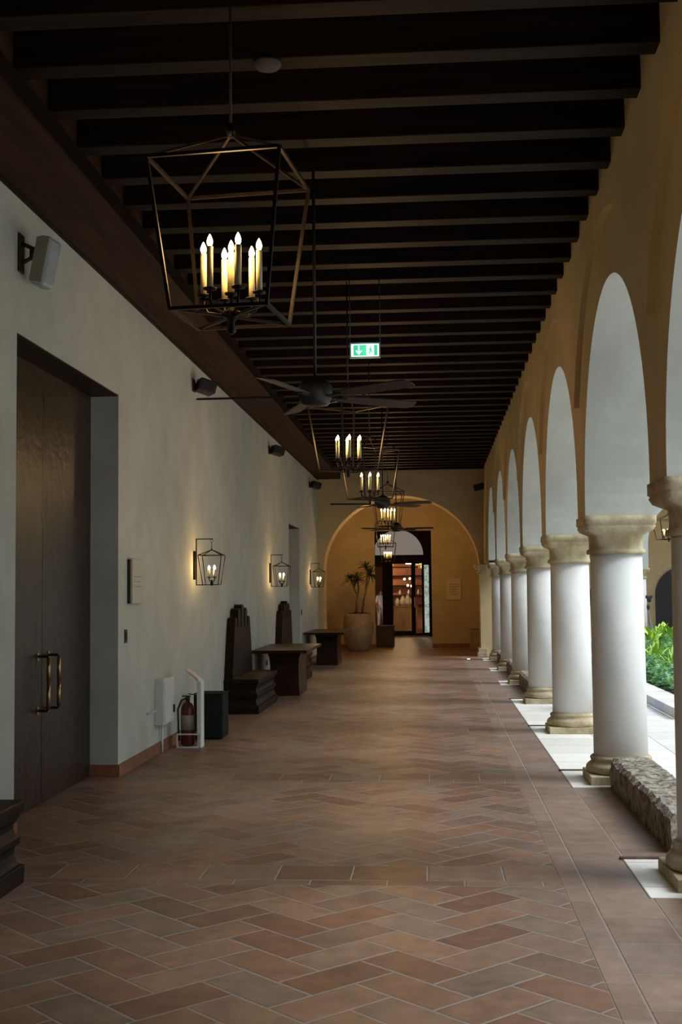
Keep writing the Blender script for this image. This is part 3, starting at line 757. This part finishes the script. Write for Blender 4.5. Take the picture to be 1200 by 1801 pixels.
# extinguisher stand
r = thing('extinguisher_stand', 'white metal floor stand with a slanted red-lettered sign, holding an extinguisher', 'stand', (-2.53, 12.72, 0))
bm = new(); rad = .007
for z in (.008, .14):
    for a, b in (((-.12, -.08), (.12, -.08)), ((.12, -.08), (.12, .08)), ((.12, .08), (-.12, .08)), ((-.12, .08), (-.12, -.08))): bar(bm, (*a, z), (*b, z), rad)
for x, y in ((-.12, -.08), (.12, -.08), (.12, .08), (-.12, .08)): bar(bm, (x, y, 0), (x, y, .148), rad)
box(bm, -.12, .12, -.08, .08, .002, .01); obj('base_frame', bm, M_WHITE, r, merge=False)
bm = new(); box(bm, .09, .13, -.08, .085, 0, .675); box(bm, .085, .09, -.08, .085, .15, .675); obj('upright', bm, M_WHITE, r, merge=False, bevel=.003)
Mx = Matrix.Translation((.045, 0, .735)) @ Matrix.Rotation(math.radians(40), 4, 'Y')
bm = new(); box(bm, -.10, .10, -.09, .09, -.008, .008, Mx); sg = obj('sign_plate', bm, M_WHITE, r, bevel=.002)
bm = new(); box(bm, -.06, .07, -.0915, -.09, -.003, .003, Mx); box(bm, -.05, .06, -.075, -.055, .008, .009, Mx); obj('red_marking', bm, M_REDINK, sg)
r = thing('fire_extinguisher', 'dark red fire extinguisher with a black hose, standing in the white floor stand', 'fire extinguisher', (-2.555, 12.72, .012))
bm = new(); lathe(bm, [(.05, 0), (.068, .01), (.072, .03), (.072, .36), (.066, .40), (.045, .435), (.022, .45), (.02, .47)], n=28); cy = obj('cylinder', bm, M_RED, r)
bm = new(); lathe(bm, [(.0728, .17), (.0728, .32)], n=28); obj('label_band', bm, M_GREYINK, cy)
bm = new(); lathe(bm, [(.022, .465), (.026, .49), (.016, .51)], n=14); box(bm, -.06, .03, -.01, .01, .505, .518); box(bm, -.075, .02, -.009, .009, .525, .535, Matrix.Rotation(.15, 4, 'Y')); obj('valve_handle', bm, M_BLACK, r, merge=False)
bm = new(); tube(bm, [(-.02, -.01, .49), (-.06, -.03, .47), (-.095, -.04, .38), (-.09, -.045, .25), (-.088, -.045, .14)], .010, 10); tube(bm, [(-.088, -.045, .15), (-.09, -.045, .06)], [.013, .02], 10); obj('hose', bm, M_BLACK, r, merge=False)
r = thing('black_box', 'black fabric-sided box on the floor between the extinguisher stand and first bench', 'box', (-2.42, 13.55, 0))
bm = new(); box(bm, -.20, .12, -.19, .19, .01, .48); bx_ = obj('body', bm, M_BIN, r, bevel=.012)
bm = new(); box(bm, -.205, .125, -.195, .195, .48, .495); obj('lid', bm, M_BIN, r, bevel=.005)
bm = new()
for x in (-.17, .09):
    for y in (-.16, .16): lathe(bm, [(.015, 0), (.015, .012)], (x, y, 0), 10)
obj('foot_pads', bm, M_BLACK, r, merge=False)

# ------------------------------------------------------------ end bay things
r = thing('wall_notice', 'pale framed plaque on the end wall right of the shop doorway', 'sign', (.36, YE, 1.31))
bm = new(); box(bm, 0, .41, -.03, -.002, 0, .58); o = obj('panel', bm, M_PLAQUE2, r, bevel=.004)
bm = new()
for q, (a, b) in enumerate(((.08, .33), (.08, .36), (.08, .3), (.08, .26), (.1, .3))): box(bm, a, b, -.0315, -.03, .42-.07*q, .44-.07*q)
obj('engraved_lines', bm, M_GREYINK, o, merge=False)
def palm():
    r = thing('potted_palm', 'big round tan pot with a two-stemmed spiky palm by the shop doorway', 'potted plant', (-1.99, 32.65, 0))
    bm = new(); lathe(bm, [(.235, 0), (.27, .04), (.36, .25), (.405, .5), (.41, .68), (.385, .84), (.35, .95), (.345, .985), (.315, .985), (.315, .93), (.001, .93)], n=48); obj('pot', bm, M_POT, r)
    bm = new(); lathe(bm, [(.001, .0), (.318, 0), (.318, .01), (.001, .02)], (0, 0, .925), 24); obj('soil', bm, M_SOIL, r)
    rnd = random.Random(3)
    def leaves(c, n_, L, updeg, droop):
        bm = new()
        for i in range(n_):
            a = rnd.uniform(0, 2*PI); e = math.radians(rnd.uniform(*updeg)); l = L*rnd.uniform(.7, 1.1); wd = .022
            d = Vector((math.cos(a)*math.cos(e), math.sin(a)*math.cos(e), math.sin(e))); sd = d.cross(Vector((0, 0, 1))).normalized()
            prev = None
            for q in range(6):
                t = q/5; p = Vector(c)+d*l*t+Vector((0, 0, -droop*l*t*t)); ww = wd*(1-t)**.7*(.5+min(t*3, .5))+.001
                cur = (bm.verts.new(p-sd*ww+Vector((0, 0, .004))), bm.verts.new(p-Vector((0, 0, .004))), bm.verts.new(p+sd*ww+Vector((0, 0, .004))))
                if prev:
                    bm.faces.new((prev[0], prev[1], cur[1], cur[0])); bm.faces.new((prev[1], prev[2], cur[2], cur[1]))
                prev = cur
        return bm
    for pts, cc in (([(-.05, 0, .93), (-.04, 0, 1.3), (.02, 0, 1.65), (-.02, 0, 1.88)], None), ([(.1, .02, .93), (.14, .02, 1.3), (.24, .02, 1.7), (.33, .02, 2.02)], None)):
        bm = new(); tube(bm, pts, [.035, .028, .024, .02], 10); s_ = obj('trunk', bm, M_TRUNK, r)
        obj('leaf_crown', leaves(pts[-1], 46, .40, (-25, 80), .35), M_LEAFD, s_, recalc=False)
    bm = new(); tube(bm, [(-.04, 0, 1.5), (-.14, .02, 1.75), (-.2, .02, 1.9)], [.02, .017, .015], 8); s_ = obj('trunk', bm, M_TRUNK, r)
    obj('leaf_crown', leaves((-.2, .02, 1.9), 26, .30, (-25, 70), .4), M_LEAFD, s_, recalc=False)
    bm = new(); tube(bm, [(.2, .02, 1.6), (.24, .02, 1.95), (.23, .02, 2.2)], [.02, .017, .015], 8); s_ = obj('trunk', bm, M_TRUNK, r)
    obj('leaf_crown', leaves((.23, .02, 2.2), 30, .32, (-10, 80), .3), M_LEAFD, s_, recalc=False)
    obj('ground_leaves', leaves((-.1, -.05, .95), 26, .36, (5, 45), .5), M_LEAFD, r, recalc=False)
    obj('ground_leaves', leaves((.16, -.05, .95), 20, .30, (5, 45), .5), M_LEAFD, r, recalc=False)
palm()
r = thing('square_planter', 'dark square planter box on the floor just inside the doorway', 'planter', (-1.37, 35.05, 0))
bm = new(); box(bm, -.25, .25, -.25, .25, 0, .56); obj('body', bm, M_POTDARK, r, bevel=.012)
bm = new(); box(bm, -.265, .265, -.265, .265, .56, .60); obj('rim', bm, M_POTDARK, r, bevel=.006)
r = thing('stone_bin', 'small tan square stone bin at the foot of the end wall, right side', 'bin', (1.09, 33.0, 0))
bm = new(); box(bm, -.14, .14, -.14, .14, 0, .54); obj('body', bm, M_POT, r, bevel=.012)
bm = new(); box(bm, -.11, .11, -.11, .11, .535, .548); obj('lid', bm, M_BLACK, r)
r = thing('floor_uplight', 'tiny glowing uplight set in the floor before the cross arch', 'uplight', (.78, 28.5, 0))
bm = new(); lathe(bm, [(.06, .0), (.06, .006), (.045, .008), (.045, 0)], n=20); obj('rim', bm, M_IRON, r)
bm = new(); lathe(bm, [(.0001, .004), (.04, .004), (.03, .012), (.0001, .014)], n=20); obj('lens', bm, M_UPL, r)

# shop interior
def shop():
    r = thing('reception_counter', 'golden oak counter block behind the glazed shop door', 'counter', (-.98, 44.2, 0))
    bm = new(); box(bm, -.42, .40, 0, .6, 0, 1.0); obj('body', bm, M_COUNTER, r, bevel=.01)
    bm = new(); box(bm, -.44, .42, -.02, .62, 1.0, 1.04); obj('worktop', bm, M_COUNTER, r, bevel=.005)
    r = thing('display_shelves', 'tall orange-lit display shelves at the back of the shop', 'shelves', (-.9, 50.5, 0))
    bm = new(); box(bm, -1.1, 1.5, .32, .4, 0, 2.66); obj('back_panel', bm, M_ORANGE, r)
    for z in (.95, 1.35, 1.75, 2.15, 2.5):
        bm = new(); box(bm, -1.1, 1.5, 0, .34, z, z+.04); obj('shelf', bm, M_DARKWOOD, r)
    for x in (-1.14, 1.5):
        bm = new(); box(bm, x, x+.04, 0, .4, 0, 2.66); obj('side_panel', bm, M_DARKWOOD, r)
    proto = None
    for i, (x, y, z, s_, lab) in enumerate([(-1.30, 44.4, 1.04, 1.0, 'cream rounded jar on the oak counter, leftmost'), (-1.10, 44.4, 1.04, 1.25, 'tall cream jar on the oak counter, second from left'),
            (-.92, 44.45, 1.04, 1.4, 'tallest cream jar on the oak counter'), (-.74, 44.4, 1.04, 1.1, 'cream rounded jar on the oak counter, rightmost'),
            (-1.35, 50.65, 1.39, .8, 'cream jar on the lower lit shelf, left'), (-1.0, 50.65, 1.39, .8, 'cream jar on the lower lit shelf, middle'), (-.6, 50.65, 1.39, .8, 'cream jar on the lower lit shelf, right')]):
        if proto is None:
            bm = new(); lathe(bm, [(.05, 0), (.08, .06), (.085, .14), (.05, .22), (.035, .25), (.045, .27)], n=20)
            proto = obj('ceramic_jar', bm, M_CREAM); o = proto
        else:
            o = proto.copy(); COL.objects.link(o)
        o.location = (x, y, z+.001); o.scale = (s_,)*3; tag(o, lab, 'jar', 'cream jars in the shop')
    r = thing('shop_ceiling_spot', 'bright round ceiling downlight inside the shop door', 'ceiling light', (-.90, 46.0, 2.7))
    bm = new(); lathe(bm, [(.13, -.06), (.13, 0)], n=20); obj('trim_ring', bm, M_WHITE, r)
    bm = new(); lathe(bm, [(.11, -.15), (.11, -.061)], n=20); obj('diffuser', bm, M_DOWNL, r); lamp('spot_light', r, (0, 0, -.25), 60, .08, (1, .62, .28))
    fill_person = thing('shop_ceiling_spot', 'added unseen downlight brightening the standing person in the shop', 'ceiling light', (-2.6, 49.6, 2.7))  # added fill light, placed out of view to brighten the person
    bm = new(); lathe(bm, [(.13, -.05), (.13, 0)], n=20); obj('trim_ring', bm, M_WHITE, fill_person); lamp('spot_light', fill_person, (0, 0, -.2), 110, .08, (1, .74, .5))
    fill_counter = thing('shop_ceiling_spot', 'added unseen downlight brightening the counter front inside the shop door', 'ceiling light', (-1.2, 43.2, 2.7))  # added fill light, hidden above the door to brighten the counter front
    bm = new(); lathe(bm, [(.13, -.05), (.13, 0)], n=20); obj('trim_ring', bm, M_WHITE, fill_counter); lamp('spot_light', fill_counter, (0, 0, -.15), 45, .06, (1, .66, .32))
    # small cluster pendant
    r = thing('globe_pendant', 'small pendant lamp with four glowing globes in the shop', 'pendant lamp', (-.98, 46.5, 2.0))
    bm = new(); tube(bm, [(0, 0, 0), (0, 0, .7)], .008); lathe(bm, [(.01, -.1), (.03, -.05), (.01, 0)], n=12); obj('stem', bm, M_IRON, r, merge=False)
    for dx, dz in ((-.10, .0), (.10, .02), (.02, -.24), (.16, -.26)):
        bm = new(); bmesh.ops.create_icosphere(bm, subdivisions=2, radius=.04, matrix=Matrix.Translation((dx, 0, dz)))
        obj('globe', bm, M_BULB, r)
        bm = new(); tube(bm, [(0, 0, -.05), (dx, 0, dz)], .006); obj('branch', bm, M_IRON, r)
shop()

# person in the shop
def person():
    r = thing('person', 'person with long black hair in white top and trousers, standing in the shop', 'person', (-2.22, 52.2, 0), .5)
    J = {'pel': ((0, 0, .90), .135), 'belly': ((0, .01, 1.02), .115), 'chest': ((0, 0, 1.22), .14), 'neck0': ((0, 0, 1.36), .06), 'neck': ((0, -.01, 1.42), .045), 'head': ((0, -.02, 1.50), .075), 'crown': ((0, -.01, 1.58), .07),
         'shL': ((-.16, 0, 1.32), .055), 'elL': ((-.22, .03, 1.05), .04), 'wrL': ((-.20, -.10, .84), .028), 'haL': ((-.20, -.13, .77), .026),
         'shR': ((.16, 0, 1.32), .055), 'elR': ((.22, .03, 1.05), .04), 'wrR': ((.20, -.08, .84), .028), 'haR': ((.20, -.10, .77), .026),
         'hiL': ((-.09, 0, .84), .095), 'knL': ((-.10, -.02, .47), .06), 'anL': ((-.10, .02, .08), .04), 'toL': ((-.11, -.13, .035), .035),
         'hiR': ((.09, 0, .84), .095), 'knR': ((.11, -.06, .47), .06), 'anR': ((.12, -.06, .08), .04), 'toR': ((.13, -.2, .035), .035)}
    E_ = [('pel', 'belly'), ('belly', 'chest'), ('chest', 'neck0'), ('neck0', 'neck'), ('neck', 'head'), ('head', 'crown'), ('chest', 'shL'), ('shL', 'elL'), ('elL', 'wrL'), ('wrL', 'haL'), ('chest', 'shR'), ('shR', 'elR'), ('elR', 'wrR'), ('wrR', 'haR'),
          ('pel', 'hiL'), ('hiL', 'knL'), ('knL', 'anL'), ('anL', 'toL'), ('pel', 'hiR'), ('hiR', 'knR'), ('knR', 'anR'), ('anR', 'toR')]
    def skin(name, keys, mat, grow=0, extra=None):
        me = bpy.data.meshes.new(name); ks = list(keys); es = [(ks.index(a), ks.index(b)) for a, b in E_ if a in ks and b in ks]
        co = [J[k][0] for k in ks]; rad = [J[k][1]+grow for k in ks]
        if extra:
            for base, p, rr in extra:
                co.append(p); rad.append(rr); es.append((base if isinstance(base, int) else ks.index(base), len(co)-1))
        me.from_pydata(co, es, []); me.materials.append(mat)
        o = bpy.data.objects.new(name, me); COL.objects.link(o); o.parent = r
        m = o.modifiers.new('skin', 'SKIN'); m.use_smooth_shade = True
        for i, v_ in enumerate(me.skin_vertices[0].data): v_.radius = (rad[i], rad[i]); v_.use_root = (i == 0)
        s_ = o.modifiers.new('sub', 'SUBSURF'); s_.levels = s_.render_levels = 2; return o
    ex = []
    for hnd, sx in (('haL', -1), ('haR', 1)):
        hx, hy, hz = J[hnd][0]
        for q, ln in enumerate((.07, .08, .075, .06)): ex.append((hnd, (hx+.004*sx, hy-.03+.018*q, hz-ln), .0085))
        ex.append((hnd, (hx-.02*sx, hy-.05, hz-.03), .0095))
    b_ = skin('body', list(J), M_SKIN, 0, ex)
    skin('blouse', ['pel', 'belly', 'chest', 'neck0', 'shL', 'elL', 'shR', 'elR'], M_CLOTH, .018)
    skin('trousers', ['pel', 'hiL', 'knL', 'anL', 'hiR', 'knR', 'anR'], M_CLOTH, .02)
    bm = new(); bmesh.ops.create_uvsphere(bm, u_segments=16, v_segments=12, radius=1, matrix=Matrix.Translation((0, .02, 1.56)) @ Matrix.Diagonal((.095, .10, .11, 1)))
    bmesh.ops.create_uvsphere(bm, u_segments=16, v_segments=12, radius=1, matrix=Matrix.Translation((0, .09, 1.38)) @ Matrix.Diagonal((.11, .05, .2, 1)))
    for f in bm.faces: f.smooth = True
    obj('hair', bm, M_HAIR, r, merge=False)
    bm = new()
    bmesh.ops.create_uvsphere(bm, u_segments=8, v_segments=6, radius=.014, matrix=Matrix.Translation((0, -.105, 1.515)))
    obj('nose', bm, M_SKIN, r)
person()

# ------------------------------------------------------------ courtyard
r = thing('garden_kerb', 'pale stone kerb edging the planted courtyard bed', 'kerb', (0, 0, 0))
bm = new(); box(bm, 2.9, 3.28, 15.3, 36.2, 0, .13); obj('kerb_side', bm, M_PAVE, r, bevel=.01)
bm = new(); box(bm, 3.28, 11, 15.3, 15.65, 0, .13); box(bm, 3.28, 11, 35.85, 36.2, 0, .13); obj('kerb_end', bm, M_PAVE, r, bevel=.01)
bm = new(); box(bm, 3.28, 11, 15.65, 35.85, -.05, .09); s_ = obj('garden_soil', bm, M_SOIL); s_['kind'] = 'structure'
FX = 6.3
arch_wall('wall_courtyard', [FX-CS, FX, FX+CS, FX+2*CS], HP, 2.9, 1.5, 1.9, 38.2, 38.24, 38.8, 7.2, 2.187, lambda s, d, z: (s, d, z), inner=0)
cc = ['white column of the far courtyard arcade, beside the plants', 'far arcade column hidden toward the right', 'far arcade column seen behind the gallery columns']
for x, lab in ((FX, cc[0]), (FX+CS, cc[1]), (FX-CS, cc[2])): place(cp, False, (x, 38.5, 0), 0, lab, 'far arcade columns')
bm = new(); box(bm, 1.9, 17, 42.2, 42.5, 0, 5); struct('wall_courtyard_back', bm, M_TAN)
bm = new(); box(bm, 1.9, 17, 38.8, 42.2, 4.9, 5.0); struct('ceiling_courtyard', bm, M_BOARD)
bm = new(); box(bm, 14.2, 14.6, -6, 38.2, 0, 8); struct('wall_courtyard_right', bm, M_PLASTER)
bm = new(); dc, dw = 8.35, .92
pts = [(dc-dw, 0)]+[(dc-dw*math.cos(PI*q/20), 1.35+dw*math.sin(PI*q/20)) for q in range(21)]+[(dc+dw, 0)]
prism(bm, pts, 'y', 42.15, 42.25); struct('door_6', bm, M_BLACK)
bm = new(); box(bm, 4.9, 5.35, 42.16, 42.22, 1.0, 1.55); struct('window_4', bm, M_BLACK)
# blue tiled plinth seen between columns
M_TILE = gridbrick('blue_tile', .15, .15, 0, 0, 0, ((.03, .06, .30), (.10, .16, .50)))
r = thing('blue_tiled_planter', 'cobalt blue tiled box glimpsed between the second and third columns', 'planter', (2.36, 16.5, 0))
bm = new(); box(bm, -.28, .28, -.28, .28, .06, .68); obj('tiled_body', bm, M_TILE, r)
bm = new(); box(bm, -.25, .25, -.25, .25, 0, .06); obj('plinth', bm, M_BLACK, r)
bm = new(); box(bm, -.3, .3, -.3, .3, .68, .71); obj('rim', bm, M_WHITE, r)
# ornament in front of far arcade
r = thing('bird_sculpture', 'dark figure sculpture on a slender grey trunk beside the far column', 'sculpture', (6.34, 37.2, 0.0))
bm = new(); tube(bm, [(.25, 0, 0), (.13, 0, .25), (.04, 0, .55), (0, 0, .95)], [.10, .07, .04, .02], 10); obj('stem', bm, M_GREYTRUNK, r)
bm = new()
for (x, z, a, b) in ((0, 1.02, .05, .09), (.03, 1.25, .07, .10), (-.03, 1.32, .05, .06), (.09, 1.33, .05, .05)): bmesh.ops.create_uvsphere(bm, u_segments=12, v_segments=8, radius=1, matrix=Matrix.Translation((x, 0, z)) @ Matrix.Diagonal((a, .05, b, 1)))
obj('figure', bm, M_BRONZE, r, merge=False)
# plants
def fern_mesh(seed, n_, L, droop, wd, up=(25, 80), broad=False):
    rnd = random.Random(seed); bm = new()
    for i in range(n_):
        a = rnd.uniform(0, 2*PI); e = math.radians(rnd.uniform(*up)); l = L*rnd.uniform(.6, 1.1)
        d = Vector((math.cos(a)*math.cos(e), math.sin(a)*math.cos(e), math.sin(e))); sd = d.cross(Vector((0, 0, 1))).normalized()
        nq = 8; pp = [d*l*q/nq + Vector((0, 0, -droop*l*(q/nq)**2)) for q in range(nq+1)]
        if broad:
            prev = None
            for q, p in enumerate(pp):
                t = q/nq; ww = wd*math.sin(PI*min(t*.9+.1, 1))**.8+.002
                cur = (bm.verts.new(p-sd*ww+Vector((0, 0, .01))), bm.verts.new(p), bm.verts.new(p+sd*ww+Vector((0, 0, .01))))
                if prev: bm.faces.new((prev[0], prev[1], cur[1], cur[0])); bm.faces.new((prev[1], prev[2], cur[2], cur[1]))
                prev = cur
        else:
            for q in range(1, nq):
                t = q/nq; ll = wd*3.2*(1-t*.75); tg = (pp[q+1]-pp[q]).normalized()
                for s_ in (-1, 1):
                    tip = pp[q]+(sd*s_+tg*.5).normalized()*ll; w_ = tg*wd*.55
                    bm.faces.new([bm.verts.new(x_) for x_ in (pp[q]-w_*.5, pp[q]+w_*.5, tip+w_*.15+Vector((0, 0, -.01)), tip-w_*.15)])
            for q in range(nq): bm.faces.new([bm.verts.new(x_) for x_ in (pp[q]-sd*.004, pp[q]+sd*.004, pp[q+1]+sd*.003, pp[q+1]-sd*.003)])
    return bm
protos = []
for seed, kw, mat, lab, cat in ((1, dict(n_=26, L=.62, droop=.55, wd=.035), M_LEAF1, 'mid green feathery fern in the courtyard bed', 'fern'),
                      (2, dict(n_=24, L=.55, droop=.5, wd=.04), M_LEAF2, 'blue green feathery fern in the courtyard bed', 'fern'),
                      (3, dict(n_=16, L=.85, droop=.35, wd=.045, broad=True, up=(40, 85)), M_LEAF3, 'lime green broad-leaved plant in the courtyard bed', 'plant')):
    o = obj('fern' if cat == 'fern' else 'broadleaf_plant', fern_mesh(seed, **kw), mat, merge=False, recalc=False); tag(o, lab, cat, lab+'s'); protos.append([o, False])
rnd = random.Random(11)
for i in range(110):
    y = rnd.uniform(17.2, 35); x = max(3.5, .165*y + rnd.uniform(-.15, 1.0)); 
    if i < 18: x = 3.48+rnd.uniform(0, .2); y = 17.5+i*.25
    k = rnd.choice([0, 0, 0, 1, 1, 2]) if y > 22 else rnd.choice([0, 1, 1])
    p, used = protos[k]
    o = p if not used else p.copy()
    if used: COL.objects.link(o)
    protos[k][1] = True
    o.location = (x, y, .085); o.rotation_euler = (0, 0, rnd.uniform(0, 6.28)); s_ = rnd.uniform(.7, 1.1)*(.8 if y < 20 else 1.05); o.scale = (s_, s_, s_)
